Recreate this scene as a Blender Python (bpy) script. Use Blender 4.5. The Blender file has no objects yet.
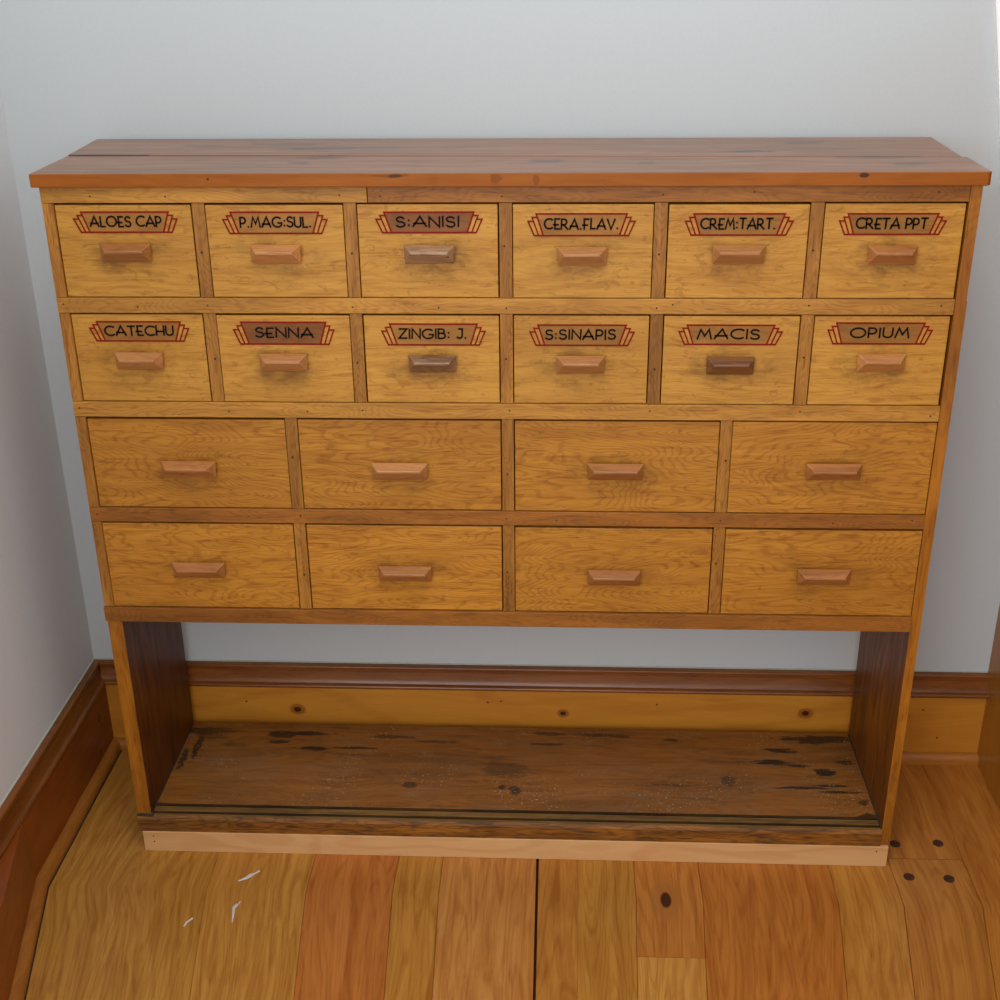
import bpy, bmesh, math, random
from mathutils import Vector, Matrix

# ------------------------------------------------------------------ camera
cam_d = bpy.data.cameras.new('camera')
cam = bpy.data.objects.new('camera', cam_d)
bpy.context.scene.collection.objects.link(cam)
cam.rotation_mode = 'XYZ'
cam.rotation_euler = (1.14670502, 0.01028349, 0.04472362)
cam.location = (0.61602557, -1.50378370, 1.25793727)
cam_d.sensor_width = 36.0
cam_d.lens = 1278.047 / 1000.0 * 36.0
cam_d.clip_start = 0.02
bpy.context.scene.camera = cam

# ------------------------------------------------------------------ light
sc = bpy.context.scene
sc.view_settings.view_transform = 'Standard'
sc.view_settings.look = 'None'
sc.view_settings.gamma = 1.0
sc.view_settings.use_curve_mapping = False
sc.view_settings.exposure = 0.0
world = bpy.data.worlds.new('World')
sc.world = world
world.use_nodes = True
bg = world.node_tree.nodes['Background']
bg.inputs[0].default_value = (0.90, 0.95, 1.0, 1)
bg.inputs[1].default_value = 1.0


def area(name, loc, target, sx, sy, power, col):
    d = bpy.data.lights.new(name, 'AREA')
    d.shape = 'RECTANGLE'; d.size = sx; d.size_y = sy
    d.energy = power; d.color = col
    o = bpy.data.objects.new(name, d)
    sc.collection.objects.link(o)
    o.location = loc
    o.rotation_euler = (Vector(target) - Vector(loc)).to_track_quat('-Z', 'Y').to_euler()
    return o


area('window_daylight', (0.10, -2.6, 1.55), (0.5, 0.1, 0.40), 1.7, 1.4, 28, (1.0, 0.985, 0.965))
area('ceiling_light', (0.55, -0.95, 2.45), (0.62, -0.15, 0.3), 0.8, 0.8, 11.5, (1.0, 0.97, 0.93))

# ------------------------------------------------------------------ helpers
POS = {}


def lin(r, g, b):
    f = lambda c: (c / 255 / 12.92) if c <= 10 else ((c / 255 + 0.055) / 1.055) ** 2.4
    return (f(r), f(g), f(b), 1)


def link_mesh(name, bm, mat, parent=None, origin=None, mats=None, smooth=False):
    """bm is in world coordinates; origin = world position of the object's origin"""
    if origin is None:
        vs = [v.co for v in bm.verts]
        mn = Vector([min(v[i] for v in vs) for i in range(3)])
        mx = Vector([max(v[i] for v in vs) for i in range(3)])
        origin = (mn + mx) / 2
    origin = Vector(origin)
    bmesh.ops.translate(bm, verts=bm.verts, vec=-origin)
    me = bpy.data.meshes.new(name)
    bm.to_mesh(me); bm.free()
    for m in ([mat] + (mats or [])):
        me.materials.append(m)
    if smooth:
        for p in me.polygons:
            p.use_smooth = True
    o = bpy.data.objects.new(name, me)
    sc.collection.objects.link(o)
    POS[o] = origin
    if parent:
        o.parent = parent
        o.location = origin - POS[parent]
    else:
        o.location = origin
    return o


def box(bm, x0, x1, y0, y1, z0, z1, mi=0, bev=0.0):
    vs = [bm.verts.new((x, y, z)) for x in (x0, x1) for y in (y0, y1) for z in (z0, z1)]
    fs = [(0, 1, 3, 2), (4, 6, 7, 5), (0, 4, 5, 1), (2, 3, 7, 6), (0, 2, 6, 4), (1, 5, 7, 3)]
    faces = []
    for f in fs:
        fa = bm.faces.new([vs[i] for i in f]); fa.material_index = mi; faces.append(fa)
    if bev:
        es = list({e for f in faces for e in f.edges})
        r = bmesh.ops.bevel(bm, geom=es, offset=bev, segments=2, profile=0.5, affect='EDGES')
        for f in r['faces']:
            f.material_index = mi
    return vs


def prism(bm, pts, y0, y1, mi=0):
    """outline pts in (x,z) extruded from y0 to y1"""
    a = [bm.verts.new((x, y0, z)) for x, z in pts]
    b = [bm.verts.new((x, y1, z)) for x, z in pts]
    n = len(pts)
    fs = [bm.faces.new(a), bm.faces.new(list(reversed(b)))]
    for i in range(n):
        fs.append(bm.faces.new((a[i], b[i], b[(i + 1) % n], a[(i + 1) % n])))
    for f in fs:
        f.material_index = mi
    return fs


def disc(bm, c, r, depth, axis='Y', n=10, mi=0, sx=1.0):
    """small round cap whose visible side faces -Y (or +Z for axis Z)"""
    top, bot = [], []
    for i in range(n):
        a = 2 * math.pi * i / n
        u, v = math.cos(a) * r * sx, math.sin(a) * r
        if axis == 'Y':
            top.append(bm.verts.new((c[0] + u, c[1] - depth, c[2] + v)))
            bot.append(bm.verts.new((c[0] + u, c[1] + depth, c[2] + v)))
        else:
            top.append(bm.verts.new((c[0] + u, c[1] + v, c[2] + depth)))
            bot.append(bm.verts.new((c[0] + u, c[1] + v, c[2] - depth)))
    fs = [bm.faces.new(top), bm.faces.new(bot[::-1])]
    for i in range(n):
        fs.append(bm.faces.new((top[i], bot[i], bot[(i + 1) % n], top[(i + 1) % n])))
    for f in fs:
        f.material_index = mi


def fixn(bm):
    bmesh.ops.recalc_face_normals(bm, faces=bm.faces)


class NT:
    def __init__(s, name):
        s.m = bpy.data.materials.new(name); s.m.use_nodes = True
        s.t = s.m.node_tree; s.bsdf = s.t.nodes['Principled BSDF']

    def n(s, typ, **kw):
        x = s.t.nodes.new(typ)
        for k, v in kw.items():
            setattr(x, k, v)
        return x

    def put(s, sock, v):
        if hasattr(v, 'is_output') or isinstance(v, bpy.types.NodeSocket):
            s.t.links.new(v, sock)
        else:
            sock.default_value = v

    def math(s, op, a, b=0.0, c=None, clamp=False):
        x = s.n('ShaderNodeMath', operation=op); x.use_clamp = clamp
        s.put(x.inputs[0], a); s.put(x.inputs[1], b)
        if c is not None:
            s.put(x.inputs[2], c)
        return x.outputs[0]

    def vmath(s, op, a, b):
        x = s.n('ShaderNodeVectorMath', operation=op)
        s.put(x.inputs[0], a); s.put(x.inputs[1], b)
        return x.outputs[0]

    def noise(s, vec, scale, detail=3, rough=0.55, dist=0.0):
        x = s.n('ShaderNodeTexNoise')
        s.put(x.inputs['Vector'], vec); x.inputs['Scale'].default_value = scale
        x.inputs['Detail'].default_value = detail; x.inputs['Roughness'].default_value = rough
        x.inputs['Distortion'].default_value = dist
        return x.outputs['Fac']

    def rng(s, v, a, b, c=0.0, d=1.0, smooth=True):
        x = s.n('ShaderNodeMapRange'); x.interpolation_type = 'SMOOTHSTEP' if smooth else 'LINEAR'
        s.put(x.inputs[0], v)
        for i, q in zip((1, 2, 3, 4), (a, b, c, d)):
            x.inputs[i].default_value = q
        return x.outputs[0]

    def mix(s, f, a, b, mode='MIX'):
        x = s.n('ShaderNodeMix', data_type='RGBA', blend_type=mode)
        s.put(x.inputs[0], f); s.put(x.inputs[6], a); s.put(x.inputs[7], b)
        return x.outputs[2]

    def sep(s, v):
        x = s.n('ShaderNodeSeparateXYZ'); s.put(x.inputs[0], v); return x.outputs

    def comb(s, x_, y_, z_):
        x = s.n('ShaderNodeCombineXYZ')
        for i, q in enumerate((x_, y_, z_)):
            s.put(x.inputs[i], q)
        return x.outputs[0]


def wood(name, light, dark, axis='X', figure=0.35, fig_scale=1.0, fig_freq=42, streak=0.5, pores=0.35, patch=0.25,
         patch_col=None, rough=0.42, spec=0.45, bump=0.12, spots=None, origin=(0, 0, 0), tone_var=0.10,
         specks=0.0, stains=0.0, stain_col=None, uv=False, smudge=0.0, coat=0.0, worn=0.0, worn_col=None, fig_al=3.2, fig_ac=14, fig_lo=-.2, tint=(.945, .965, .74, 1), st_al=3, st_ac=75, flecks=0.0):
    N = NT(name)
    if uv:
        tc = N.n('ShaderNodeUVMap', uv_map='board').outputs[0]
        at = N.n('ShaderNodeAttribute', attribute_name='board_id').outputs['Fac']
        rnd = at
        raw = tc
    else:
        raw = N.n('ShaderNodeTexCoord').outputs['Object']
        rnd = N.n('ShaderNodeObjectInfo').outputs['Random']
    off = N.comb(N.math('MULTIPLY', rnd, 37.3), N.math('MULTIPLY', rnd, 91.7), N.math('MULTIPLY', rnd, 53.1))
    co = N.vmath('ADD', raw, off)
    # slow wander across the grain
    wn = N.n('ShaderNodeTexNoise'); N.put(wn.inputs['Vector'], co); wn.inputs['Scale'].default_value = 5.0
    wn.inputs['Detail'].default_value = 1
    wv = N.vmath('MULTIPLY', N.vmath('SUBTRACT', wn.outputs['Color'], (0.5, 0.5, 0.5)), (0.05, 0.05, 0.05))
    cw = N.vmath('ADD', co, wv)

    def sc3(al, ac):
        return {'X': (al, ac, ac), 'Y': (ac, al, ac), 'Z': (ac, ac, al)}[axis]
    st = N.noise(N.vmath('MULTIPLY', cw, sc3(st_al, st_ac)), 1.0, 4, 0.6)
    po = N.noise(N.vmath('MULTIPLY', co, sc3(28, 520)), 1.0, 2, 0.5)
    fg = N.noise(N.vmath('MULTIPLY', co, tuple(q * fig_scale for q in sc3(fig_al, fig_ac))), 1.0, 2.5, 0.5)
    fs = N.math('SINE', N.math('MULTIPLY', fg, fig_freq * 2.2))
    fs = N.rng(fs, fig_lo, 1.0)
    f = N.math('MULTIPLY', N.rng(st, 0.32, 0.68), streak)
    f = N.math('ADD', f, N.math('MULTIPLY', fs, figure))
    f = N.math('ADD', f, N.math('MULTIPLY', N.rng(po, 0.52, 0.72), pores))
    f = N.math('MINIMUM', f, 1.0)
    col = N.mix(f, light, dark)
    pn = N.rng(N.noise(N.vmath('MULTIPLY', co, sc3(4, 9)), 1.0, 3, 0.6), 0.42, 0.72)
    col = N.mix(N.math('MULTIPLY', pn, patch), col, patch_col or tuple(c * 0.55 for c in dark[:3]) + (1,))
    # tone differs from piece to piece
    tv = N.math('ADD', N.math('MULTIPLY', rnd, 2 * tone_var), 1 - tone_var)
    hs = N.n('ShaderNodeHueSaturation'); N.put(hs.inputs['Value'], tv); N.put(hs.inputs['Color'], col)
    col = hs.outputs[0]
    if uv:
        ca = N.n('ShaderNodeAttribute', attribute_name='board_tone').outputs['Color']
        col = N.mix(1.0, col, ca, 'MULTIPLY')
    if flecks:
        # short curved ray flecks and scuffs in the oak
        fn = N.noise(N.vmath('MULTIPLY', co, sc3(26, 60)), 1.0, 3, 0.6, 1.6)
        col = N.mix(N.math('MULTIPLY', N.rng(fn, 0.58, 0.66), flecks), col, lin(140, 84, 26))
        fn2 = N.noise(N.vmath('MULTIPLY', co, sc3(60, 130)), 1.0, 3, 0.6, 0.8)
        col = N.mix(N.math('MULTIPLY', N.rng(fn2, 0.62, 0.70), flecks * .8), col, lin(96, 58, 24))
    if worn:
        w = N.rng(N.noise(N.vmath('MULTIPLY', co, sc3(9, 26)), 1.0, 5, 0.7), 0.45, 0.75)
        col = N.mix(N.math('MULTIPLY', w, worn), col, worn_col)
    if stains:
        sn = N.noise(N.vmath('MULTIPLY', co, sc3(7, 42)), 1.0, 5, 0.62, 0.6)
        col = N.mix(N.math('MULTIPLY', N.rng(sn, 0.60, 0.68), stains), col, stain_col or (0.01, 0.009, 0.008, 1))
    if smudge:
        # hand dirt rubbed in around the pull, broken up by noise
        xs = N.sep(raw)
        d = N.vmath('MULTIPLY', raw, (13.0, 0.0, 26.0))
        ln = N.n('ShaderNodeVectorMath', operation='LENGTH'); N.put(ln.inputs[0], N.vmath('ADD', d, (0, 0, 0.15)))
        m = N.rng(ln.outputs['Value'], 1.15, 0.35)
        sn = N.rng(N.noise(N.vmath('MULTIPLY', co, (22, 22, 38)), 1.0, 5, 0.7), 0.44, 0.68)
        col = N.mix(N.math('MULTIPLY', N.math('MULTIPLY', m, sn), smudge), col, lin(104, 68, 26))
    if spots:
        sx = N.n('ShaderNodeTexNoise'); N.put(sx.inputs['Vector'], N.vmath('MULTIPLY', raw, sc3(45, 160)))
        sx.inputs['Scale'].default_value = 1.0; sx.inputs['Detail'].default_value = 4
        jit = N.vmath('SUBTRACT', sx.outputs['Color'], (0.5, 0.5, 0.5))
        for (p, r, scol, amt, ragged) in spots:
            d = N.vmath('SUBTRACT', raw, tuple(p[i] - origin[i] for i in range(3)))
            d = N.vmath('MULTIPLY', d, tuple(1.0 / q for q in r))
            d = N.vmath('ADD', d, N.vmath('MULTIPLY', jit, (ragged,) * 3))
            ln = N.n('ShaderNodeVectorMath', operation='LENGTH'); N.put(ln.inputs[0], d)
            m = N.rng(ln.outputs['Value'], 1.15, 0.75)
            col = N.mix(N.math('MULTIPLY', m, amt), col, scol)
    if specks:
        sp = N.noise(co, 330.0, 2, 0.5)
        big = N.rng(N.noise(co, 9.0, 3, 0.6), 0.42, 0.68)
        m = N.math('MULTIPLY', N.rng(sp, 0.64, 0.69), N.math('MULTIPLY', big, specks))
        col = N.mix(m, col, lin(190, 180, 170))
    col = N.mix(1.0, col, tint, 'MULTIPLY')
    N.put(N.bsdf.inputs['Base Color'], col)
    rr = N.math('ADD', N.math('MULTIPLY', st, 0.22), rough - 0.11)
    N.put(N.bsdf.inputs['Roughness'], rr)
    N.bsdf.inputs['Specular IOR Level'].default_value = spec * .7
    if coat:
        N.bsdf.inputs['Coat Weight'].default_value = coat * .6
        N.bsdf.inputs['Coat Roughness'].default_value = 0.22
    b = N.n('ShaderNodeBump'); b.inputs['Strength'].default_value = bump; b.inputs['Distance'].default_value = 0.002
    N.put(b.inputs['Height'], N.math('SUBTRACT', N.math('MULTIPLY', st, 0.6), N.math('MULTIPLY', N.rng(po, 0.5, 0.75), 0.5)))
    N.put(N.bsdf.inputs['Normal'], b.outputs[0])
    return N.m


def plain(name, col, rough=0.6, spec=0.4, var=0.12, nscale=60, bump=0.0):
    N = NT(name)
    co = N.n('ShaderNodeTexCoord').outputs['Object']
    n = N.noise(co, nscale, 4, 0.6)
    dk = tuple(c * (1 - 2 * var) for c in col[:3]) + (1,)
    N.put(N.bsdf.inputs['Base Color'], N.mix(N.rng(n, 0.35, 0.65), dk, col))
    N.bsdf.inputs['Roughness'].default_value = rough
    N.bsdf.inputs['Specular IOR Level'].default_value = spec
    if bump:
        b = N.n('ShaderNodeBump'); b.inputs['Strength'].default_value = bump; b.inputs['Distance'].default_value = 0.001
        N.put(b.inputs['Height'], n); N.put(N.bsdf.inputs['Normal'], b.outputs[0])
    return N.m


# ------------------------------------------------------------------ materials
M = {}
M['wall'] = plain('wall_paint', (0.530, 0.562, 0.575, 1), 0.75, 0.25, 0.012, 220, 0.05)
M['wall_side'] = plain('wall_paint_left', (0.72, 0.72, 0.72, 1), 0.75, 0.25, 0.012, 220, 0.05)
M['white'] = plain('wedge_white', (0.95, 0.95, 0.95, 1), 0.5, 0.4, 0.01)
M['caulk'] = plain('caulk', lin(186, 190, 170), 0.7, 0.3, 0.06, 90)
M['drawer_top'] = wood('pale_oak', lin(198, 142, 66), lin(160, 104, 40), 'X', 0.16, 1.0, 90, streak=0.50, pores=0.45, fig_al=3, fig_ac=16, fig_lo=.3, patch=0.30, patch_col=
                       lin(150, 92, 34), rough=0.40, spec=0.45, bump=0.12, flecks=0.42, st_ac=140, smudge=0.6, tone_var=0.05)
M['drawer_low'] = wood('golden_oak', lin(192, 130, 52), lin(144, 84, 24), 'X', 0.34, 1.0, 150, streak=0.45, pores=0.45, fig_al=3, fig_ac=12, fig_lo=.1, patch=0.32, patch_col=
                       lin(138, 80, 24), rough=0.38, spec=0.45, bump=0.12, flecks=0.45, st_ac=140, smudge=0.45, tone_var=0.06)
M['rail'] = wood('rail_oak', lin(200, 140, 66), lin(150, 96, 40), 'X', 0.28, 1.6, 100, 0.5, 0.5, 0.35, rough=0.42, tone_var=0.06)
M['rail_red'] = wood('rail_reddish', lin(162, 100, 42), lin(112, 64, 24), 'X', 0.25, 1.6, 100, 0.5, 0.4, 0.35, rough=0.42, tone_var=0.05)
M['stile'] = wood('stile_oak', lin(176, 118, 52), lin(126, 74, 28), 'Z', 0.28, 1.6, 100, 0.5, 0.5, 0.4, rough=0.42, tone_var=0.10)
M['side'] = wood('side_panel_oak', lin(176, 110, 36), lin(124, 68, 18), 'Z', 0.2, 1.0, 60, 0.55, 0.4, 0.35, rough=0.34,
                 tone_var=0.04, coat=0.25, stains=0.25, stain_col=lin(70, 40, 20))
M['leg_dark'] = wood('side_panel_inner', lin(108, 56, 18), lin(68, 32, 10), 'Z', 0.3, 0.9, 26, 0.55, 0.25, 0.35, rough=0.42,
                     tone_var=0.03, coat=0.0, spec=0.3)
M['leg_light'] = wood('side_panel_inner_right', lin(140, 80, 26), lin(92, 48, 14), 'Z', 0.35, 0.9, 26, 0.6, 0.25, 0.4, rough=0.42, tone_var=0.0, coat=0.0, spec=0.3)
M['handle'] = wood('handle_wood', tint=(1, 1, .95, 1), coat=0.6, light=lin(172, 114, 66), dark=lin(128, 76, 36), axis='X', figure=0.2, fig_scale=2.5, fig_freq=30, streak=0.5, pores=0.4, patch=0.2, rough=0.36, spec=0.5, tone_var=0.08)
M['handle_pale'] = wood('handle_wood_pale', tint=(1, 1, .95, 1), coat=0.6, light=lin(186, 128, 78), dark=lin(148, 94, 52), axis='X', figure=0.2, fig_scale=2.5, fig_freq=30, streak=0.5, pores=0.3, patch=0.1, rough=0.36, spec=0.5)
M['handle_grey'] = wood('handle_wood_grey', tint=(1, 1, .95, 1), coat=0.6, light=lin(164, 128, 98), dark=lin(104, 68, 40), axis='X', figure=0.3, fig_scale=2.5, fig_freq=40, streak=0.6, pores=0.6, patch=0.2, rough=0.3, spec=0.7)
M['handle_dark'] = wood('handle_wood_dark', tint=(1, 1, .95, 1), coat=0.6, light=lin(132, 88, 56), dark=lin(92, 56, 32), axis='X', figure=0.3, fig_scale=2.5, fig_freq=40, streak=0.6, pores=0.5, patch=0.2, rough=0.36, spec=0.5)
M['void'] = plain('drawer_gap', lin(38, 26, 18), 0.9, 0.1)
M['nail'] = plain('nail_and_shadow_line', lin(52, 38, 30), 0.6, 0.3)
M['pale'] = wood('new_pine', lin(212, 160, 104), lin(196, 138, 82), 'X', 0.4, 0.8, 26, 0.3, 0.12, 0.2, lin(200, 130, 70), 0.5, 0.35, 0.05, tone_var=0.0, tint=(.92, 1, 1.1, 1))
M['ink'] = plain('black_lettering', lin(20, 14, 10), 0.7, 0.12, 0.15, 300)
M['red'] = plain('red_paint', lin(134, 24, 14), 0.7, 0.12, 0.15, 250)
M['plaque'] = wood('plaque_stain', lin(160, 106, 48), lin(130, 82, 32), 'X', 0.25, 1.5, 36, 0.5, 0.3, 0.2, rough=0.42, tone_var=0.10)
M['plaque_dark'] = wood('plaque_stain_dark', lin(136, 80, 34), lin(100, 54, 22), 'X', 0.25, 1.5, 36, 0.5, 0.3, 0.2, rough=0.42, tone_var=0.04)
M['plug'] = plain('walnut_plug', lin(72, 44, 26), 0.5, 0.4, 0.25, 120)
M['smear'] = plain('white_paint_smear', lin(205, 200, 196), 0.5, 0.4, 0.05)
M['grime'] = plain('grey_grime', lin(70, 60, 50), 0.8, 0.15, 0.25, 200)
M['shoe'] = wood('shoe_pine', lin(180, 112, 50), lin(138, 78, 30), 'X', 0.1, 1, 20, 0.5, 0.2, 0.2, rough=0.30, coat=0.3, tone_var=0.02)
M['shoe_y'] = wood('shoe_pine_left', lin(172, 106, 46), lin(132, 74, 28), 'Y', 0.1, 1, 20, 0.5, 0.2, 0.2, rough=0.30, coat=0.3, tone_var=0.02)
M['cap'] = wood('cap_pine', lin(142, 82, 38), lin(104, 54, 24), 'X', 0.1, 1, 20, 0.6, 0.25, 0.25, rough=0.25, coat=0.5, tone_var=0.02)
M['cap_y'] = wood('cap_pine_left', lin(138, 80, 34), lin(100, 52, 22), 'Y', 0.1, 1, 20, 0.6, 0.25, 0.25, rough=0.25, coat=0.5, tone_var=0.02)
M['panel'] = wood('varnished_panel', lin(176, 114, 40), lin(152, 92, 28), 'Z', 0.2, 0.6, 16, 0.3, 0.1, 0.2, lin(150, 86, 26), 0.34, 0.4, 0.04, coat=0.3, tone_var=0.0)
kn = lin(58, 24, 10); kr = lin(140, 70, 22)
bspots = []
for x, z, r in ((0.1908, .0794, .0065), (0.6281, .0801, .005), (1.0197, .0877, .006)):
    bspots.append(((x, .258, z), (r * 2.1, 1, r * 1.7), kr, 0.75, 0.5))
    bspots.append(((x, .258, z), (r, 1, r * .8), kn, 0.95, 0.3))
for x, z in ((.107, .0934), (.5054, .099), (.5267, .1014), (1.206, .098), (1.235, .045), (.78, .10)):
    bspots.append(((x, .258, z), (.0022, 1, .0018), kn, 0.8, 0.2))
M['base'] = wood('baseboard_pine', lin(202, 134, 52), lin(172, 102, 32), 'X', 0.28, 0.7, 18, 0.3, 0.1, 0.2, lin(160, 92, 28), 0.34, 0.4, 0.04,
                 spots=bspots, coat=0.3, tone_var=0.0)
M['base_y'] = wood('baseboard_pine_left', lin(146, 72, 24), lin(112, 50, 15), 'Y', 0.25, 0.7, 18, 0.35, 0.1, 0.3, lin(96, 42, 12), 0.34, 0.4, 0.04,
                   spots=[((-.125, .2115, .089), (1, .006, .010), kn, .8, .4), ((-.125, .197, .031), (1, .006, .006), kn, .7, .4)],
                   coat=0.3, tone_var=0.0)
bk = lin(38, 28, 22)
sspots = []
for x, y, rx, ry, a in ((.202, .214, .055, .006, .95), (.172, .161 + .045, .022, .006, .9), (.045, .215, .05, .010, .75),
                        (.232, .172, .030, .0055, .95), (.30, .176, .040, .0035, .9), (.172, .189, .018, .005, .9),
                        (.5557, .0756, .012, .013, .8), (.535, .082, .006, .006, .8), (.54, .125, .04, .02, .45), (.35, .208, .04, .005, .7),
                        (.43, .197, .035, .004, .6), (.60, .195, .03, .003, .8), (.965, .190, .022, .006, .95), (.985, .186, .012, .004, .8),
                        (.952, .158, .030, .0065, .95), (.99, .150, .022, .004, .9), (1.03, .1326, .019, .012, .95),
                        (.9856, .0938, .05, .0035, .9), (1.035, .100, .03, .003, .9), (1.045, .085, .03, .003, .85), (1.03, .222, .065, .011, .85),
                        (1.066, .16, .014, .006, .8), (.88, .108, .012, .012, .6), (.80, .095, .03, .003, .5), (.395, .083, .012, .009, .7),
                        (.70, .222, .05, .005, .7), (.61, .224, .03, .005, .7), (.80, .212, .012, .004, .8), (.03, .14, .006, .03, .8),
                        (.045, .17, .006, .03, .8), (1.075, .03, .02, .006, .8), (1.073, .06, .008, .008, .7), (.06, .200, .03, .008, .5)):
    sspots.append(((x, y, .0632), (rx, ry, 1), bk, a, 2.2))
M['shelf'] = wood('worn_shelf', lin(160, 98, 42), lin(112, 66, 26), 'X', 0.2, 0.9, 60, streak=0.5, pores=0.35, patch=0.45, patch_col=lin(96, 62, 34), rough=0.40, spec=0.5, bump=0.20,
                  spots=sspots, stains=0.55, stain_col=lin(70, 52, 38), specks=0.9, tone_var=0.0, coat=0.15, worn=0.45, worn_col=lin(146, 108, 84))
M['shelf_groove'] = wood('worn_shelf_front', lin(140, 102, 62), lin(96, 68, 40), 'X', 0.2, 0.9, 30, 0.6, 0.5, 0.6, lin(66, 48, 32), 0.45, 0.4, 0.25,
                         stains=0.6, stain_col=lin(60, 44, 32), tone_var=0.0)
M['groove_dirt'] = wood('shelf_groove_dirt', lin(74, 50, 26), lin(44, 30, 18), 'X', 0.0, 1, 20, 0.8, 0.5, 0.4, rough=0.75, spec=0.1, tone_var=0.0)
M['shelf_edge'] = wood('shelf_front_edge', lin(156, 96, 38), lin(84, 50, 22), 'X', 0.3, 2.2, 40, 0.7, 0.6, 0.5, lin(56, 42, 34), 0.5, 0.35, 0.3,
                       stains=0.7, stain_col=lin(62, 52, 44), tone_var=0.0)
tk = lin(60, 44, 40)
TT_tint = (1, 1, 1, 1)
tspots = [((x, y, .9956), (rx, ry, 1), tk, a, 2.2) for x, y, rx, ry, a in (
    (.25, .20, .05, .012, .5), (.31, .165, .05, .008, .7), (.32, .10, .03, .012, .6), (.30, .06, .014, .008, .6), (.60, .07, .025, .014, .7),
    (.15, .19, .03, .010, .4), (.85, .135, .03, .010, .8), (.93, .20, .03, .012, .5), (1.0, .09, .05, .012, .5), (.80, .13, .08, .006, .5),
    (1.03, .045, .03, .012, .6), (.72, .055, .012, .010, .6), (.03, .12, .07, .006, .6), (.38, .17, .06, .008, .5))]
fk = lin(46, 34, 32)
tspots += [((x, -.009, z), (rx, .02, rz), c, a, 1.6) for x, z, rx, rz, c, a in (
    (.424, .9925, .008, .0022, fk, .95), (.415, .9925, .022, .002, lin(100, 54, 26), .5), (.542, .989, .007, .006, lin(112, 56, 16), .6),
    (.588, .988, .004, .007, lin(112, 58, 22), .6), (.962, .992, .006, .0032, fk, .85), (.205, .989, .0015, .0015, fk, .9))]
M['top'] = wood('top_board', lin(150, 100, 66), lin(112, 70, 42), 'X', 0.15, 0.8, 50, 0.5, 0.25, 0.5, lin(100, 72, 52), 0.40, 0.6, 0.10,
                spots=tspots, tone_var=0.0, coat=0.5, tint=(.95, .97, .95, 1))
M['top_front'] = wood('top_board_front', lin(156, 88, 30), lin(132, 66, 18), 'X', 0.2, 1.2, 30, 0.4, 0.2, 0.35, lin(140, 74, 30), 0.42, 0.25, 0.06,
                      spots=tspots, tone_var=0.0, tint=(.95, .97, .80, 1))
M['floor'] = wood('floor_boards', (1, 1, 1, 1), (0.62, 0.48, 0.33, 1), 'Y', 0.30, 0.9, 80, streak=0.62, pores=0.28, fig_al=1.0, fig_ac=14, fig_lo=.2, patch=0.25, patch_col= (0.68, 0.48, 0.28, 1), rough=0.36, spec=0.42, bump=0.05,
                  uv=True, tone_var=0.0, coat=0.12, st_al=.9, st_ac=95,
                  spots=[((.7739, -.0849, 0), (.022, .040, 1), (.36, .13, .035, 1), .6, .4), ((.7739, -.0849, 0), (.0080, .0165, 1), lin(60, 26, 12), .95, .15)])
M['seam'] = plain('floor_seam', lin(66, 36, 14), 0.8, 0.2)


def structure(o, label=None):
    o['kind'] = 'structure'
    if label:
        o['label'] = label
    return o


# ------------------------------------------------------------------ walls
WY = .272; WX = -.143; KY = -.21; KS = .225
bm = bmesh.new()
box(bm, -.30, 2.4, WY, WY + .1, -.02, 2.5)
structure(link_mesh('wall_back', bm, M['wall']), 'pale grey painted wall behind the drawer cabinet')


def left_path(d, ymin=-.60, ytop=WY, KY=KY):
    """plan line of a face standing d in front of the left wall"""
    ang = math.atan(KS)
    k = d * math.tan(ang / 2)
    x0 = WX + d
    ky = KY + k
    return [(x0, ytop), (x0, ky), (x0 + (ky - ymin) * KS, ymin), (x0 + (ky - ymin) * KS, -1.25)]


bm = bmesh.new()
pth = left_path(0.0)
rows = []
for x, y in pth:
    rows.append([bm.verts.new((x, y, -.02)), bm.verts.new((x, y, 2.5)), bm.verts.new((x - .12, y, 2.5)), bm.verts.new((x - .12, y, -.02))])
for a, b in zip(rows, rows[1:]):
    for i in range(4):
        bm.faces.new((a[i], a[(i + 1) % 4], b[(i + 1) % 4], b[i]))
bm.faces.new(rows[0]); bm.faces.new(rows[-1][::-1]); fixn(bm)
structure(link_mesh('wall_left', bm, M['wall_side']), 'grey painted side wall left of the drawer cabinet')

# added white wedge for a bright sliver of unknown kind, top right of back wall
bm = bmesh.new()
prism(bm, [(1.1655, 1.1619), (1.1861, 1.0517), (1.2089, .9286), (1.36, .9286), (1.36, 1.60), (1.085, 1.60)], WY - .012, WY + .02)
fixn(bm)
structure(link_mesh('white_wedge', bm, M['white']), 'white sloping wedge added for a bright sliver of unknown kind at the upper right of the back wall')

# varnished wooden wall end at the right
bm = bmesh.new()
box(bm, 1.303, 1.70, -.75, WY, 0, 1.25, bev=.002)
structure(link_mesh('wall_right', bm, M['panel']), 'varnished golden wood panelling at the right edge')


def qarc(cx, cz, r, a0, a1, n=5):
    return [(cx + r * math.cos(math.radians(a0 + (a1 - a0) * i / n)), cz + r * math.sin(math.radians(a0 + (a1 - a0) * i / n))) for i in range(n + 1)]


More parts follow.
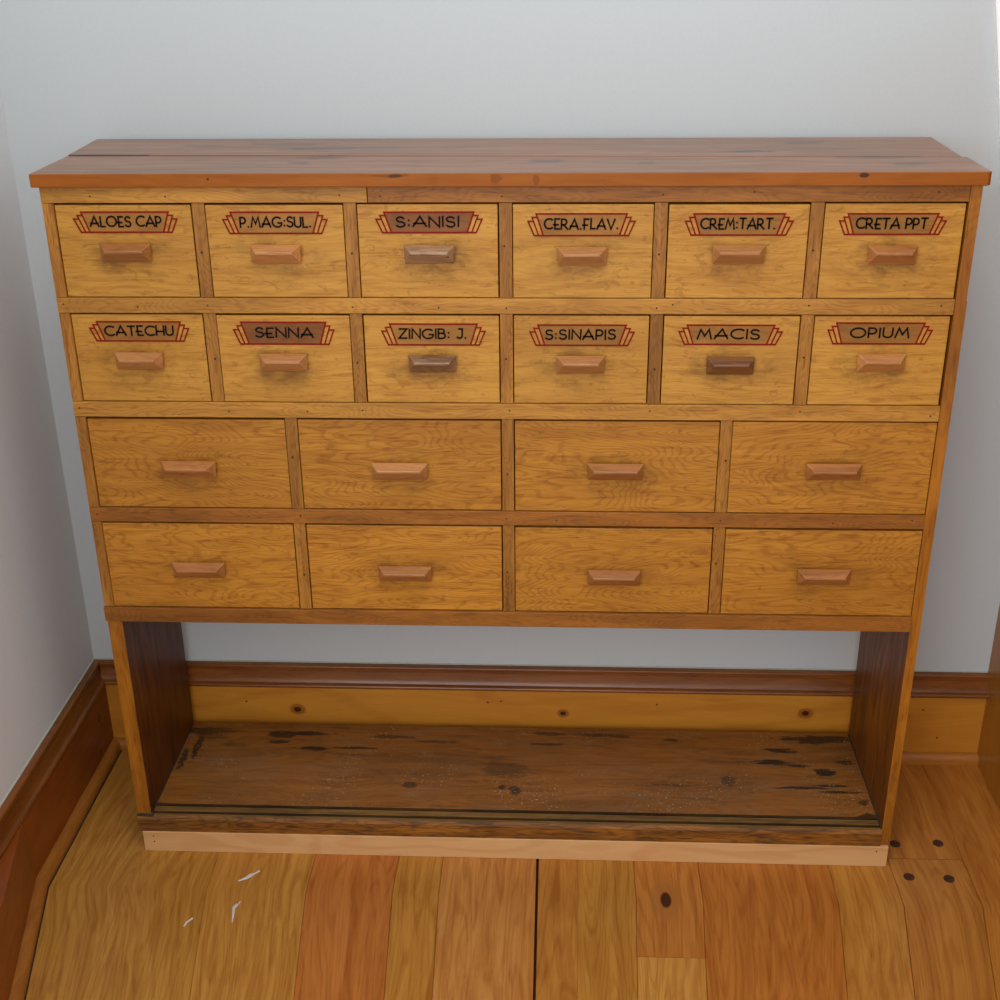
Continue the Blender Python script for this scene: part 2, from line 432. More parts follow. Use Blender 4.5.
# profiles are (distance out from the wall, height)
P_FIELD = [(0, 0), (.014, 0), (.014, .125), (0, .125)]
P_CAP0 = ([(0, .1235), (.016, .1235)] + qarc(.0185, .1275, .0045, -90, 80, 6) + [(.0165, .1325), (.0145, .1350), (.0130, .142), (.0115, .149), (.0105, .156),
         (.0118, .1575), (.0118, .1610)] + qarc(.0092, .1650, .0034, -20, 100, 5) + [(0, .1690)])
P_CAP = [(d * .9, .1235 + (z - .1230) * .84) for d, z in P_CAP0]
P_SHOE = [(.012, 0)] + [(.0255, .0), (.0255, .006)] + qarc(.0145, .0065, .011, 0, 90, 6)[1:] + [(.012, .0178)]


def sweep_back(prof, x0, x1):
    bm = bmesh.new()
    A = [bm.verts.new((x0, WY - d, z)) for d, z in prof]
    B = [bm.verts.new((x1, WY - d, z)) for d, z in prof]
    n = len(prof)
    for i in range(n):
        bm.faces.new((A[i], A[(i + 1) % n], B[(i + 1) % n], B[i]))
    bm.faces.new(A); bm.faces.new(B[::-1]); fixn(bm)
    return bm


def sweep_left(prof, ky=KY):
    bm = bmesh.new()
    rings = []
    for k in range(4):
        r = []
        for d, z in prof:
            x, y = left_path(d, KY=ky)[k]
            if k == 0:
                y = WY - .001
            r.append(bm.verts.new((x, y, z)))
        rings.append(r)
    n = len(prof)
    for a, b in zip(rings, rings[1:]):
        for i in range(n):
            bm.faces.new((a[i], a[(i + 1) % n], b[(i + 1) % n], b[i]))
    bm.faces.new(rings[0]); bm.faces.new(rings[-1][::-1]); fixn(bm)
    return bm


def shade(o, ang=35):
    me = o.data
    for p in me.polygons:
        p.use_smooth = True
    bm = bmesh.new(); bm.from_mesh(me)
    for e in bm.edges:
        if len(e.link_faces) == 2 and e.calc_face_angle(0) > math.radians(ang):
            e.smooth = False
    bm.to_mesh(me); bm.free()
    return o


X0 = WX
bb = link_mesh('baseboard_back', sweep_back(P_FIELD, X0 + .014, 1.303), M['base'], origin=(0, 0, 0))
structure(bb, 'golden knotty pine baseboard along the back wall')
shade(link_mesh('cap_moulding', sweep_back(P_CAP, X0 + .012, 1.303), M['cap'], bb, origin=(0, 0, 0)))['label'] = 'dark stained cap moulding'
shade(link_mesh('shoe_moulding', sweep_back(P_SHOE, X0 + .022, 1.303), M['shoe'], bb, origin=(0, 0, 0)))
bm = bmesh.new(); box(bm, X0, 1.303, WY - .0016, WY, .1620, .1636)
link_mesh('caulk_line', bm, M['caulk'], bb)
bl = link_mesh('baseboard_left', sweep_left([(d + .004 if d else 0, z) for d, z in P_FIELD], -.092), M['base_y'], origin=(0, 0, 0))
structure(bl, 'reddish brown pine baseboard along the left wall')
shade(link_mesh('cap_moulding', sweep_left([(d, z) for d, z in P_CAP]), M['cap_y'], bl, origin=(0, 0, 0)))['label'] = 'dark stained cap moulding'
shade(link_mesh('shoe_moulding', sweep_left([(d + .006, z) for d, z in P_SHOE], -.092), M['shoe_y'], bl, origin=(0, 0, 0)))
link_mesh('caulk_line', sweep_left([(0, .1620), (.0016, .1620), (.0016, .1636), (0, .1636)]), M['caulk'], bl)

link_mesh('shadow_line', sweep_left([(.0318, -.001), (.0318, .0007), (.0336, .0007), (.0336, -.001)], -.092), M['nail'], bl)['label'] = 'dark strip painted as the shadow line between moulding and floor'  # solid dark strip, its colour stands in for shade under the moulding

# ------------------------------------------------------------------ floor
KA = .31


def fx(u, y):
    t = min(max(-.085 - y, 0), .5)
    return .6 + (u - .6) * (1 - KA * t)


bm = bmesh.new()
uvl = bm.loops.layers.uv.new('board')
idl = bm.loops.layers.float_color.new('board_id')
tnl = bm.loops.layers.float_color.new('board_tone')
GAP = .0004
# u0, u1, y_low, y_high, tone, gaps(left,right,low,high)
TOP_Y = .30
G = lambda r, g, b: lin(r, g, b)
boards = [
    (-.40, .118, -1.7, TOP_Y, G(186, 132, 66), (1, .5, 0, 0)),
    (.118, .262, -1.7, TOP_Y, G(192, 136, 70), (.5, 1, 0, 0)),
    (.262, .386, -1.7, TOP_Y, G(188, 116, 62), (1, 1, 0, 0)),
    (.386, .452, -1.7, TOP_Y, G(186, 128, 62), (1, 1, 0, 0)),
    (.452, .591, -1.7, TOP_Y, G(194, 132, 76), (1, 7, 0, 0)),
    (.592, .650, -1.7, TOP_Y, G(184, 122, 60), (7, 0, 0, 0)),
    (.650, .732, -1.7, TOP_Y, G(186, 130, 62), (0, 1, 0, 0)),
    (.732, .826, -.195, TOP_Y, G(190, 122, 62), (1, 1, 1, 0)),
    (.732, .826, -1.7, -.195, G(198, 140, 74), (1, 1, 0, 1)),
    (.826, 1.015, -1.7, TOP_Y, G(184, 114, 54), (1, 1, 0, 0)),
    (1.015, 1.105, -1.7, TOP_Y, G(192, 132, 64), (1, 1.5, 0, 0)),
    (1.105, 1.2139, -1.7, .014, G(184, 122, 60), (1.5, 2.5, 0, 1.5)),
    (1.105, 1.2139, .014, TOP_Y, G(186, 120, 56), (1, 0, 1.5, 0)),
    (1.2139, 1.75, -1.7, TOP_Y, G(186, 120, 56), (0, 0, 0, 0)),
]
for k, (u0, u1, y0, y1, tone, g) in enumerate(boards):
    a0, a1 = u0 + g[0] * GAP / 2, u1 - g[1] * GAP / 2
    b0, b1 = y0 + g[2] * GAP / 2, y1 - g[3] * GAP / 2
    ys = [b0] + [y for y in (-1.2, -.9, -.585, -.45, -.3, -.085, .1) if b0 < y < b1] + [b1]
    bid = ((k if k < 13 else 12) * 0.137) % 1.0
    prev = None
    for y in ys:
        cur = [bm.verts.new((fx(a0, y), y, -.012)), bm.verts.new((fx(a0, y), y, -.0006)), bm.verts.new((fx(a0 + .0006, y), y, 0)),
               bm.verts.new((fx(a1 - .0006, y), y, 0)), bm.verts.new((fx(a1, y), y, -.0006)), bm.verts.new((fx(a1, y), y, -.012))]
        cu = [a0, a0, a0 + .0006, a1 - .0006, a1, a1]
        if prev:
            for i in range(5):
                f = bm.faces.new((prev[0][i], prev[0][i + 1], cur[i + 1], cur[i]))
                for lp, (u, v) in zip(f.loops, ((prev[1][i], prev[2]), (prev[1][i + 1], prev[2]), (cu[i + 1], y), (cu[i], y))):
                    lp[uvl].uv = (u, v); lp[idl] = (bid, bid, bid, 1); lp[tnl] = tone
        else:
            f0 = bm.faces.new(cur[::-1])
            for lp in f0.loops:
                lp[tnl] = (.12, .06, .02, 1)
        prev = (cur, cu, y)
    f0 = bm.faces.new(prev[0])
    for lp in f0.loops:
        lp[tnl] = (.12, .06, .02, 1)
vs = box(bm, -.60, 1.75, -1.7, .30, -.03, -.008, mi=1)
fixn(bm)
fl = link_mesh('floor', bm, M['floor'], mats=[M['seam']], origin=(0, 0, 0))
structure(fl, 'varnished golden oak floorboards')
for x, y in ((1.1234, .0466), (1.1875, .0498), (1.1264, -.0257), (1.1825, -.0281)):
    bm = bmesh.new(); disc(bm, (x, y, 0), .0078, .0007, 'Z', 20)
    link_mesh('floor_plug', bm, M['plug'], fl)['label'] = 'dark round wooden plug set in the floorboards'


def smear(pts, wds):
    bm = bmesh.new(); L = []
    for i, ((x, y), w) in enumerate(zip(pts, [q * 1.6 for q in wds])):
        a = Vector(pts[max(i - 1, 0)]); b = Vector(pts[min(i + 1, len(pts) - 1)])
        t = (b - a).normalized(); n = Vector((-t.y, t.x)) * w / 2
        L.append([bm.verts.new((x + n.x, y + n.y, -.0002)), bm.verts.new((x + n.x * .7, y + n.y * .7, .0006)),
                  bm.verts.new((x - n.x * .7, y - n.y * .7, .0006)), bm.verts.new((x - n.x, y - n.y, -.0002))])
    for a, b in zip(L, L[1:]):
        for i in range(4):
            bm.faces.new((a[i], a[(i + 1) % 4], b[(i + 1) % 4], b[i]))
    bm.faces.new(L[0]); bm.faces.new(L[-1][::-1]); fixn(bm)
    o = link_mesh('paint_smear', bm, M['smear'], fl)
    o['label'] = 'dried white paint smear on the boards'


smear([(.1600, -.066), (.1700, -.059), (.1760, -.052), (.1810, -.049), (.1860, -.043)], [.0012, .0035, .0045, .0015, .0025])
smear([(.1690, -.113), (.1665, -.120), (.1690, -.135), (.1710, -.150)], [.001, .003, .0022, .001])
smear([(.1730, -.108), (.1690, -.120)], [.001, .0015])
smear([(.1090, -.150), (.1140, -.143)], [.0018, .0022])
smear([(.1060, -.160), (.1080, -.150)], [.001, .0025])

# ------------------------------------------------------------------ the cabinet
W = 1.1
ORI = Vector((.55, .12, 0))
cab = bpy.data.objects.new('apothecary_cabinet', None)
sc.collection.objects.link(cab)
cab.location = ORI; POS[cab] = ORI
cab.empty_display_size = .2
cab['label'] = 'wide old oak apothecary drawer cabinet with an open shelf at the bottom, by the wall'
cab['category'] = 'cabinet'
random.seed(4)
Z = dict(t1=.9600, b1=.8452, t2=.8258, b2=.7103, t3=.6897, b3=.5624, t4=.5422, b4=.4138, r=.3918, s=.0632, pt=.0355)
TB, TT = .9796, .9956
YB = .243

# side panels: thicker in plan only below the drawers
bm = bmesh.new()
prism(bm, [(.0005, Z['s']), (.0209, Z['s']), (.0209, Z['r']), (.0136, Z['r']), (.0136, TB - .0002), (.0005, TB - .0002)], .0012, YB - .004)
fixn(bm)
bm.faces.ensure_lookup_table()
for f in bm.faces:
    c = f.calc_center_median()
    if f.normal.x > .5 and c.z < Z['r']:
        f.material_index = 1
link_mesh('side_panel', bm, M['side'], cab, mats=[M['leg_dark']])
bm = bmesh.new()
prism(bm, [(1.0869, Z['pt'] + .001), (W, Z['pt'] + .001), (W, .842), (W - .0012, .8405), (W - .0006, TB - .0002), (1.0862, TB - .0002), (1.0862, Z['r']), (1.0869, Z['r'])], -.0004, YB - .004)
fixn(bm)
for f in bm.faces:
    if f.normal.x < -.5 and f.calc_center_median().z < Z['r'] - .05:
        f.material_index = 1
link_mesh('side_panel', bm, M['side'], cab, mats=[M['leg_light']])
# left facing pieces between the rails
for a, b in (('t1', 'b1'), ('t2', 'b2'), ('t3', 'b3'), ('t4', 'b4')):
    bm = bmesh.new(); box(bm, 0, .0130, -.0004, .016, Z[b] + .0003, Z[a] - .0003, bev=.0005)
    link_mesh('stile', bm, M['stile'], cab)
# back panel
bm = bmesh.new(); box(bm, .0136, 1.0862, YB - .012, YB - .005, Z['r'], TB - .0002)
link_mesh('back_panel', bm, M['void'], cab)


def rail(z0, z1, x0, x1, mat, nails, y=-.0010):
    bm = bmesh.new(); box(bm, x0, x1, y, YB - .014, z0, z1, bev=.0007)
    for x in nails:
        disc(bm, (x, y, z0 + (z1 - z0) * random.uniform(.35, .65)), .0011, .0003, 'Y', 8, 1)
    return link_mesh('rail', bm, mat, cab, mats=[M['nail']])


A0 = [.0138, .1952, .3760, .5600, .7419, .9223]
A1 = [.1792, .3602, .5438, .7257, .9062, 1.0844]
B0 = [.0135, .2852, .5604, .8339]
B1 = [.2692, .5443, .8182, 1.0866]
midA = [(a + b) / 2 for a, b in zip(A1, A0[1:])]
midB = [(a + b) / 2 for a, b in zip(B1, B0[1:])]
rail(Z['t1'] + .0002, TB - .0004, 0.0, .3895, M['rail'], [.06, .15, midA[0] + .17])
rail(Z['t1'] + .0002, TB - .0004, .3903, 1.0856, M['rail_red'], [.405, .548, .735, .84, 1.05])
rail(Z['t2'] + .0002, Z['b1'] - .0002, 0.0, 1.0856, M['rail'], [.008, .10, .187, .365, .47, .552, .733, .752, .914, 1.07])
rail(Z['t3'] + .0002, Z['b2'] - .0002, 0.0, 1.0858, M['rail'], [.008, .2, .3, .37, .555, .73, .915, 1.075])
rail(Z['t4'] + .0002, Z['b3'] - .0002, 0.0, 1.0866, M['rail_red'], [.01, .28, .55, .615, .826, .97, 1.07])
bot = rail(Z['r'], Z['b4'] - .0002, -.0008, 1.0867, M['rail_red'], [], y=-.0030)


def divider(x0, x1, z0, z1):
    bm = bmesh.new(); box(bm, x0 + .0005, x1 - .0003, random.uniform(-.0002, .0008), YB - .014, z0 + .0003, z1 - .0003, bev=.0005)
    zc = z0 + (z1 - z0) * random.uniform(.35, .6)
    disc(bm, ((x0 + x1) / 2 + random.uniform(-.002, .002), 0.0, zc), .0012, .0006, 'Y', 8, 1)
    link_mesh('divider', bm, M['stile'], cab, mats=[M['nail']])


for i in range(5):
    divider(A1[i], A0[i + 1], Z['b1'], Z['t1'])
    divider(A1[i], A0[i + 1], Z['b2'], Z['t2'])
for i in range(3):
    divider(B1[i], B0[i + 1], Z['b3'], Z['t3'])
    divider(B1[i], B0[i + 1], Z['b4'], Z['t4'])

# top: two planks, the rear one a touch shorter at the right end
def plank(pts, name, mats, bev=.0012):
    bm = bmesh.new()
    a = [bm.verts.new((x, y, TB)) for x, y in pts]; b = [bm.verts.new((x, y, TT)) for x, y in pts]
    n = len(pts)
    bm.faces.new(a[::-1]); bm.faces.new(b)
    for i in range(n):
        bm.faces.new((a[i], a[(i + 1) % n], b[(i + 1) % n], b[i]))
    fixn(bm)
    bmesh.ops.bevel(bm, geom=list(bm.edges), offset=bev, segments=2, profile=.5, affect='EDGES')
    for f in bm.faces:
        f.material_index = 1 if (abs(f.normal.z) < .6) else 0
    return bm


TL, TR = -.0068, 1.1055
bmf = plank([(TL, -.009), (TR - .004, -.009), (TR, -.005), (TR, .093), (TL, .1195)], '', None)
tf = link_mesh('top_board', bmf, M['top'], cab, origin=(0, 0, 0), mats=[M['top_front']])
tf['label'] = 'front plank of the worn brown cabinet top'
bmr = plank([(TL + .001, .1205), (TR - .006, .0940), (TR - .0025, YB + .004), (TL - .0055, YB + .006)], '', None)
for v in bmr.verts:
    v.co.z += .0011 * max(0.0, 1 - v.co.x / 1.0) + .0001
tr_ = link_mesh('top_board', bmr, M['top'], cab, origin=(0, 0, 0), mats=[M['top_front']])
tr_['label'] = 'rear plank of the worn brown cabinet top'

# shelf with three worked grooves
bm = bmesh.new()
S = Z['s']; pz = Z['pt']
gy = [.0045, .0250]
prof = [(-.0035, pz), (-.0035, S - .006), (-.0005, S - .0025), (.0020, S - .0020), (.0032, S - .0032), (.0050, S - .0032), (.0062, S - .0006)]
prof = [(-.0030, pz + .0002), (-.0036, S - .006), (-.0022, S - .0030), (.0, S - .0010), (.0045, S - .0006),
        (.0060, S - .0030), (.0085, S - .0030), (.0100, S - .0004), (.0140, S), (.0160, S - .0008), (.0215, S - .0006),
        (.0232, S - .0030), (.0258, S - .0030), (.0275, S), (.2390, S), (.2390, pz + .0002)]
tags = [2, 2, 2, 0, 1, 1, 1, 0, 0, 0, 1, 1, 1, None, None, None]
xa, xb = .0002, 1.0866
A = [bm.verts.new((xa, y, z)) for y, z in prof]; B = [bm.verts.new((xb, y, z)) for y, z in prof]
n = len(prof)
for i in range(n):
    f = bm.faces.new((A[i], A[(i + 1) % n], B[(i + 1) % n], B[i]))
    y = (prof[i][0] + prof[(i + 1) % n][0]) / 2
    f.material_index = {0: 1, 1: 2, 2: 3, None: 0}[tags[i]]
    if 13 <= i <= 13:
        f.material_index = 0
bm.faces.new(A); bm.faces.new(B[::-1]); fixn(bm)
link_mesh('shelf', bm, M['shelf'], cab, origin=(0, 0, 0), mats=[M['shelf_groove'], M['groove_dirt'], M['shelf_edge']])['label'] = 'dark worn shelf board with grooves along its front'
# pale plinth strip under the shelf
bm = bmesh.new()
box(bm, .0055, 1.0985, -.0045, .2250, 0, Z['pt'], bev=.0008)
for x, z in ((.021, .028), (.0215, .018), (1.082, .027)):
    disc(bm, (x, -.0045, z), .0011, .0003, 'Y', 8, 1)
link_mesh('plinth', bm, M['pale'], cab, mats=[M['nail']])['label'] = 'pale new wooden base strip'
# grey grime in the shelf corners
bm = bmesh.new()
box(bm, .0205, .0222, .002, .236, S - .0004, S + .0010, bev=.0003)
link_mesh('caulk_bead', bm, M['grime'], cab)
bm = bmesh.new()
box(bm, -.0006, .0245, -.0022, .004, S - .0018, S + .0012, bev=.0006)
link_mesh('caulk_bead', bm, M['grime'], cab)
bm = bmesh.new()
box(bm, 1.0852, 1.0872, .002, .236, S - .0004, S + .0012, bev=.0003)
link_mesh('caulk_bead', bm, M['grime'], cab)

# ------------------------------------------------------------------ lettering
def arc(cx, cy, rx, ry, a0, a1, n=10):
    return [(cx + rx * math.cos(math.radians(a0 + (a1 - a0) * i / n)), cy + ry * math.sin(math.radians(a0 + (a1 - a0) * i / n))) for i in range(n + 1)]


GLY = {
    'A': (.86, [[(0, 0), (.46, 1), (.86, 0)], [(.04, .30), (.80, .30)]]),
    'B': (.58, [[(0, 0), (0, 1), (.30, 1)] + arc(.30, .78, .2, .22, 90, -90, 6)[1:] + [(0, .56)], [(.30, .56)] + arc(.32, .28, .26, .28, 90, -90, 6) + [(0, 0)]]),
    'C': (.80, [arc(.5, .5, .5, .5, 52, 308, 14)]),
    'E': (.52, [[(.52, 1), (.06, 1), (.06, 0), (.52, 0)], [(-.08, .42), (.40, .42)]]),
    'F': (.50, [[(.52, 1), (.06, 1), (.06, 0)], [(-.10, .40), (.40, .40)]]),
    'G': (.92, [arc(.5, .5, .5, .5, 48, 325, 14) + [(.93, .42), (.58, .42)]]),
    'H': (.66, [[(0, 0), (0, 1)], [(.66, 0), (.66, 1)], [(0, .40), (.66, .40)]]),
    'I': (.06, [[(.03, 0), (.03, 1)]]),
    'J': (.48, [[(.16, 1), (.46, 1), (.46, .25)] + arc(.24, .24, .22, .24, 0, -150, 7)[1:]]),
    'L': (.46, [[(.03, 1), (.03, 0), (.46, 0)]]),
    'M': (.90, [[(0, 0), (.20, 1), (.46, .32), (.74, 1), (.90, 0)]]),
    'N': (.68, [[(0, 0), (0, 1), (.68, 0), (.68, 1)]]),
    'O': (1.0, [arc(.5, .5, .5, .5, 0, 360, 18)]),
    'P': (.52, [[(0, 0), (0, 1), (.26, 1)] + arc(.26, .70, .26, .30, 90, -90, 7)[1:] + [(0, .40)]]),
    'R': (.66, [[(0, 0), (0, 1), (.26, 1)] + arc(.26, .72, .26, .28, 90, -90, 7)[1:] + [(0, .44)], [(.20, .44), (.66, 0)]]),
    'S': (.56, [arc(.28, .76, .25, .24, 25, 270, 9) + arc(.28, .26, .28, .26, 85, -155, 9)]),
    'T': (.62, [[(0, 1), (.62, 1)], [(.31, 1), (.31, 0)]]),
    'U': (.62, [[(0, 1), (0, .32)] + arc(.31, .32, .31, .32, 180, 360, 9) + [(.62, 1)]]),
    'V': (.76, [[(0, 1), (.38, 0), (.76, 1)]]),
    'Z': (.66, [[(0, 1), (.64, 1), (0, 0), (.66, 0)]]),
    '.': (.16, [[(.05, .02), (.08, .04)]]),
    ':': (.16, [[(.06, .12), (.09, .14)], [(.06, .60), (.09, .62)]]),
    ' ': (.22, []),
}


def stroke(bm, pts, w, y0, y1):
    """pen stroke as a thin solid ribbon with mitred joints"""
    n = len(pts); L = []
    P = [Vector(p) for p in pts]
    closed = (P[0] - P[-1]).length < 1e-6
    for i in range(n):
        if closed:
            a = P[i - 1] if i else P[-2]; b = P[i + 1] if i < n - 1 else P[1]
        else:
            a = P[max(i - 1, 0)]; b = P[min(i + 1, n - 1)]
        d1 = (P[i] - a).normalized() if (P[i] - a).length > 1e-9 else (b - P[i]).normalized()
        d2 = (b - P[i]).normalized() if (b - P[i]).length > 1e-9 else d1
        t = (d1 + d2)
        if t.length < .2:
            t = d2
        t.normalize()
        nr = Vector((-t.y, t.x)); k = 1 / max(nr.dot(Vector((-d1.y, d1.x))), .45)
        h = w / 2 * k
        p = P[i].copy()
        if not closed and i == 0:
            p -= d2 * w * .35
        if not closed and i == n - 1:
            p += d1 * w * .35
        l, r = p + nr * h, p - nr * h
        L.append([bm.verts.new((l.x, y0, l.y)), bm.verts.new((r.x, y0, r.y)), bm.verts.new((r.x, y1, r.y)), bm.verts.new((l.x, y1, l.y))])
    for a, b in zip(L, L[1:]):
        for i in range(4):
            bm.faces.new((a[i], a[(i + 1) % 4], b[(i + 1) % 4], b[i]))
    bm.faces.new(L[0]); bm.faces.new(L[-1][::-1])


def lettering(word, x0, x1, zc, h, rnd, y):
    gap = .20
    tot = sum(GLY[c][0] for c in word) + gap * (len(word) - 1)
    sx = (x1 - x0) / tot
    bm = bmesh.new(); x = x0
    for c in word:
        w, ss = GLY[c]
        dz = rnd.uniform(-.0004, .0004); sk = rnd.uniform(-.04, .10)
        for s in ss:
            stroke(bm, [(x + px * sx + sk * h * pz_ * .5, zc - h / 2 + dz + pz_ * h) for px, pz_ in s], .0021, y, y + .0004)
        x += (w + gap) * sx
    fixn(bm)
    return bm


# ------------------------------------------------------------------ drawers
import math as _m
from mathutils import Euler
_R = Euler((1.14670502, 0.01028349, 0.04472362), 'XYZ').to_matrix()
_C = Vector((0.61602557, -1.50378370, 1.25793727))


def on_plane(px, py, y):
    """where a measured point of the photograph lies on the plane Y = y"""
    d = _R @ Vector(((px - 500) / 1278.047, (500 - py) / 1278.047, -1))
    t = (y - _C.y) / d.y
    p = _C + d * t
    return p.x, p.z


def handle_bm(cx, cz, w, rnd):
    bm = bmesh.new()
    # narrower neck against the drawer
    box(bm, cx - w / 2 + .003, cx + w / 2 - .003, -.0052, .003, cz - .0085, cz + .0080, bev=.0008)
    hw = w / 2 - .0002
    e = rnd.uniform(-.0008, .0008)
    back = [(-hw + .001, -.0116), (hw - .001, -.0116), (hw, .0108), (-hw, .0108)]
    front = [(-hw + .0078, .0018), (hw - .0078, .0018), (hw - .0088 + e, .0046), (-hw + .0088 + e, .0046)]
    v0 = [bm.verts.new((cx + x, -.0050, cz + z)) for x, z in back]
    v1 = [bm.verts.new((cx + x, -.0066, cz + z)) for x, z in back]
    v2 = [bm.verts.new((cx + x, -.0185, cz + z)) for x, z in front]
    fs = [bm.faces.new(v0), bm.faces.new(v2[::-1])]
    for a, b in ((v0, v1), (v1, v2)):
        for i in range(4):
            fs.append(bm.faces.new((a[i], b[i], b[(i + 1) % 4], a[(i + 1) % 4])))
    es = list({ed for f in fs for ed in f.edges})
    bmesh.ops.bevel(bm, geom=es, offset=.0006, segments=2, profile=.5, affect='EDGES')
    fixn(bm)
    return bm


def plaque_parts(cx, cz, w, h, fy):
    """centre trapezoid, two stepped feathers each side; returns fill and outline meshes"""
    hw = w / 2
    ct, cb = hw * .845, hw * .715          # centre panel half widths, top and bottom
    s1t, s1b = hw * .925, hw * .80
    s2t, s2b = hw * 1.0, hw * .885
    fill = bmesh.new()
    z0, z1 = cz - h / 2, cz + h / 2
    za, zb = z0 + h * .84, z0 + h * .66
    prism(fill, [(cx - cb, z0), (cx + cb, z0), (cx + ct, z1), (cx - ct, z1)], fy - .0003, fy + .0006)
    fixn(fill)
    line = bmesh.new(); lw = .0019
    y0, y1 = fy - .0007, fy - .0001
    stroke(line, [(cx - ct, z1), (cx + ct, z1), (cx + cb, z0), (cx - cb, z0), (cx - ct, z1)], lw, y0, y1)
    stroke(line, [(cx - s2b, z0), (cx + s2b, z0)], lw, y0 - .0001, y1)
    for s in (-1, 1):
        stroke(line, [(cx + s * s1b, z0), (cx + s * s1t, za), (cx + s * (ct - (ct - cb) * .16), za)], lw * .85, y0 - .0002, y1)
        stroke(line, [(cx + s * s2b, z0), (cx + s * s2t, zb), (cx + s * (s1t - (s1t - s1b) * .2), zb)], lw * .85, y0 - .0003, y1)
    fixn(line)
    return fill, line


LAB = [
    [('ALOES CAP', 74, 177, 211.8, 232.8, .155, .845), ('P.MAG:SUL.', 223, 327, 212, 234, .165, .845), ('S:ANISI', 376, 482, 212, 233.3, .19, .78),
     ('CERA.FLAV.', 528, 635, 213.5, 236, .155, .845), ('CREM:TART.', 685.4, 792.7, 213.5, 235.5, .145, .84), ('CRETA PPT', 839.5, 946, 213.5, 235, .16, .825)],
    [('CATECHU', 90, 188.6, 321.6, 341.5, .15, .84), ('SENNA', 234, 334, 322, 344.5, .215, .79), ('ZINGIB: J.', 382, 485, 324, 345.5, .165, .82),
     ('S:SINAPIS', 530, 634, 325, 346, .15, .82), ('MACIS', 679, 782, 325, 345, .18, .78), ('OPIUM', 828, 932, 323, 344.5, .22, .78)]]
HAN = [[(100, 151, 245, 261), (250, 301, 246, 262.5), (403.5, 455, 246, 263), (556.5, 607.5, 248, 265), (712, 766, 246, 263), (867.5, 918, 246, 264)],
       [(115, 163, 353.5, 369), (259, 307.5, 354.5, 371), (408, 457, 356, 372), (556, 605, 357, 373), (706, 755, 357.5, 374.5), (857, 906, 355, 371)],
       [(161, 216, 461, 478), (371, 428, 463, 480), (587, 644, 464, 480.5), (806, 862, 464, 481)],
       [(172, 225, 562, 579), (378, 432, 564, 584.5), (587, 641, 570, 586.5), (797, 851, 569, 586)]]
HM = {(0, 2): 'handle_grey', (0, 3): 'handle_pale', (0, 4): 'handle_pale', (1, 0): 'handle_pale', (1, 1): 'handle_pale', (1, 2): 'handle_grey',
      (1, 3): 'handle_pale', (1, 4): 'handle_dark', (1, 5): 'handle_pale', (0, 1): 'handle_pale', (0, 5): 'handle', (2, 1): 'handle_pale'}
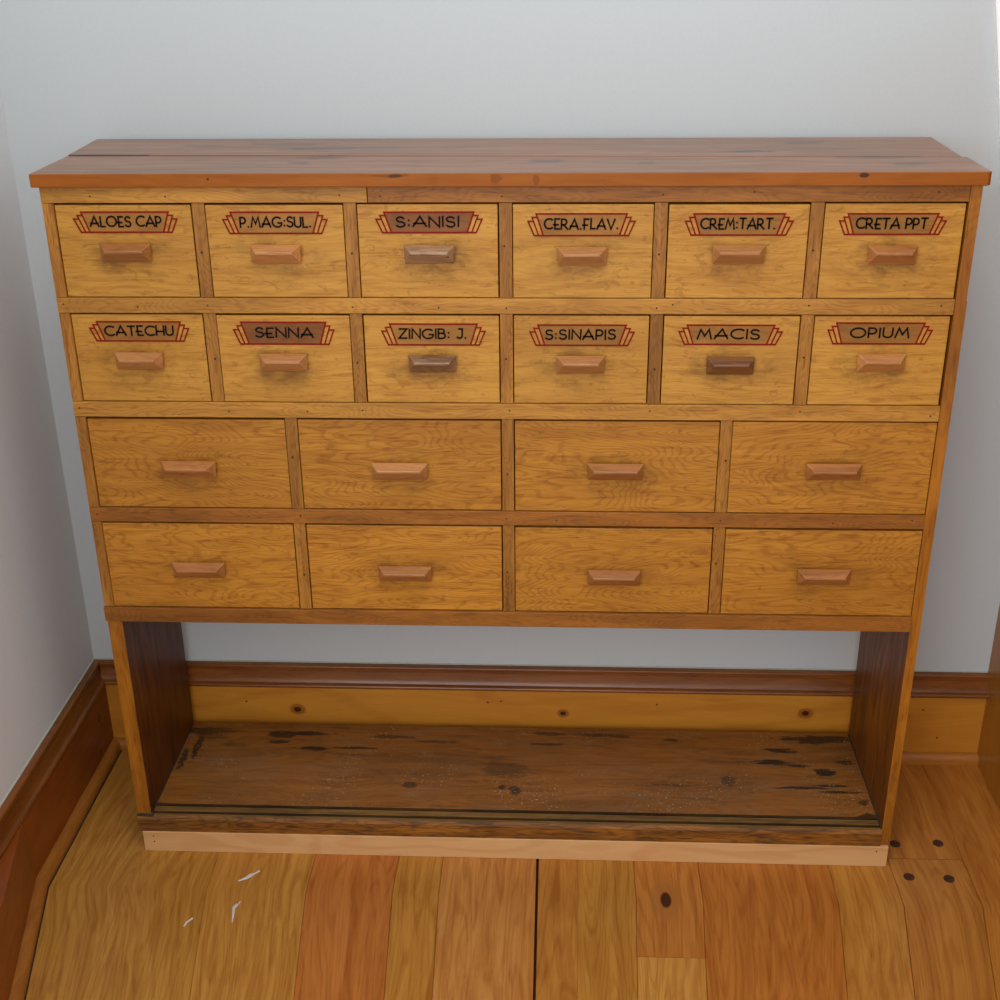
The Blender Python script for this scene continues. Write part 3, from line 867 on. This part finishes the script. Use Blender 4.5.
# how far each front sits back from the rails (mm) and the gap above it (mm)
TOPGAP = [[1.6, 1.8, 1.2, 1.4, 1.8, 1.0], [1.2, 1.8, 1.8, 1.4, 1.4, 1.2], [2.6, 2.0, 1.6, 1.0], [1.6, 2.0, 2.8, 2.2]]
rnd = random.Random(11)
rowz = [(Z['b1'], Z['t1']), (Z['b2'], Z['t2']), (Z['b3'], Z['t3']), (Z['b4'], Z['t4'])]
for r in range(4):
    X0s, X1s = (A0, A1) if r < 2 else (B0, B1)
    for i, (xa, xb) in enumerate(zip(X0s, X1s)):
        z0, z1 = rowz[r]
        fy = rnd.uniform(.0003, .0018)
        gl, gr = rnd.uniform(.0003, .0012), rnd.uniform(.0003, .0012)
        bm = bmesh.new()
        ztop = z1 - (TOPGAP[r][i] + 1.0) / 1000
        vs = box(bm, xa + gl, xb - gr, fy, fy + .017, z0 + .0006, ztop, bev=.0009)
        # the drawer's sides, back and bottom behind its front
        xs0, xs1 = xa + .004, xb - .004
        box(bm, xs0, xs0 + .008, fy + .0165, .20, z0 + .001, ztop - .006, mi=1)
        box(bm, xs1 - .008, xs1, fy + .0165, .20, z0 + .001, ztop - .006, mi=1)
        box(bm, xs0 + .008, xs1 - .008, .192, .20, z0 + .001, ztop - .006, mi=1)
        box(bm, xs0 + .008, xs1 - .008, fy + .0165, .192, z0 + .001, z0 + .005, mi=1)
        cx, cz = (xa + xb) / 2, (z0 + ztop) / 2
        hx0, hx1, hy0, hy1 = HAN[r][i]
        hxa, hza = on_plane(hx0, (hy0 + hy1) / 2, -.008)
        hxb, hzb = on_plane(hx1, (hy0 + hy1) / 2, -.008)
        hc, hz = (hxa + hxb) / 2, (hza + hzb) / 2
        bm2 = bm
        dr = link_mesh('drawer', bm2, M['drawer_top' if r < 2 else 'drawer_low'], cab, origin=(hc, fy, hz), mats=[M['void']])
        hb = handle_bm(hc, hz, hxb - hxa, rnd)
        hd = link_mesh('handle', hb, M[HM.get((r, i), 'handle')], dr)
        if r < 2:
            word, lx0, lx1, ly0, ly1, t0, t1 = LAB[r][i]
            dr['label'] = 'drawer lettered ' + word
            xl, zt = on_plane(lx0, ly0, 0); xr, zb_ = on_plane(lx1, ly1, 0)
            xl2, _ = on_plane(lx0, (ly0 + ly1) / 2, 0); xr2, _ = on_plane(lx1, (ly0 + ly1) / 2, 0)
            w = xr2 - xl2; lc = (xl2 + xr2) / 2
            _, zt = on_plane((lx0 + lx1) / 2, ly0, 0); _, zb_ = on_plane((lx0 + lx1) / 2, ly1, 0)
            h = zt - zb_ - .001
            fill, line = plaque_parts(lc, (zt + zb_) / 2, w, h, fy)
            dk = (r, i) in ((0, 2), (1, 1))
            link_mesh('name_plaque', fill, M['plaque_dark' if dk else 'plaque'], dr)
            link_mesh('plaque_outline', line, M['red'], dr)['label'] = 'red painted stepped outline'
            lt = lettering(word, lc - w / 2 + t0 * w, lc - w / 2 + t1 * w, (zt + zb_) / 2 + .0010, .0117, rnd, fy - .0009)
            link_mesh('lettering', lt, M['ink'], dr)['label'] = 'black hand painted lettering ' + word
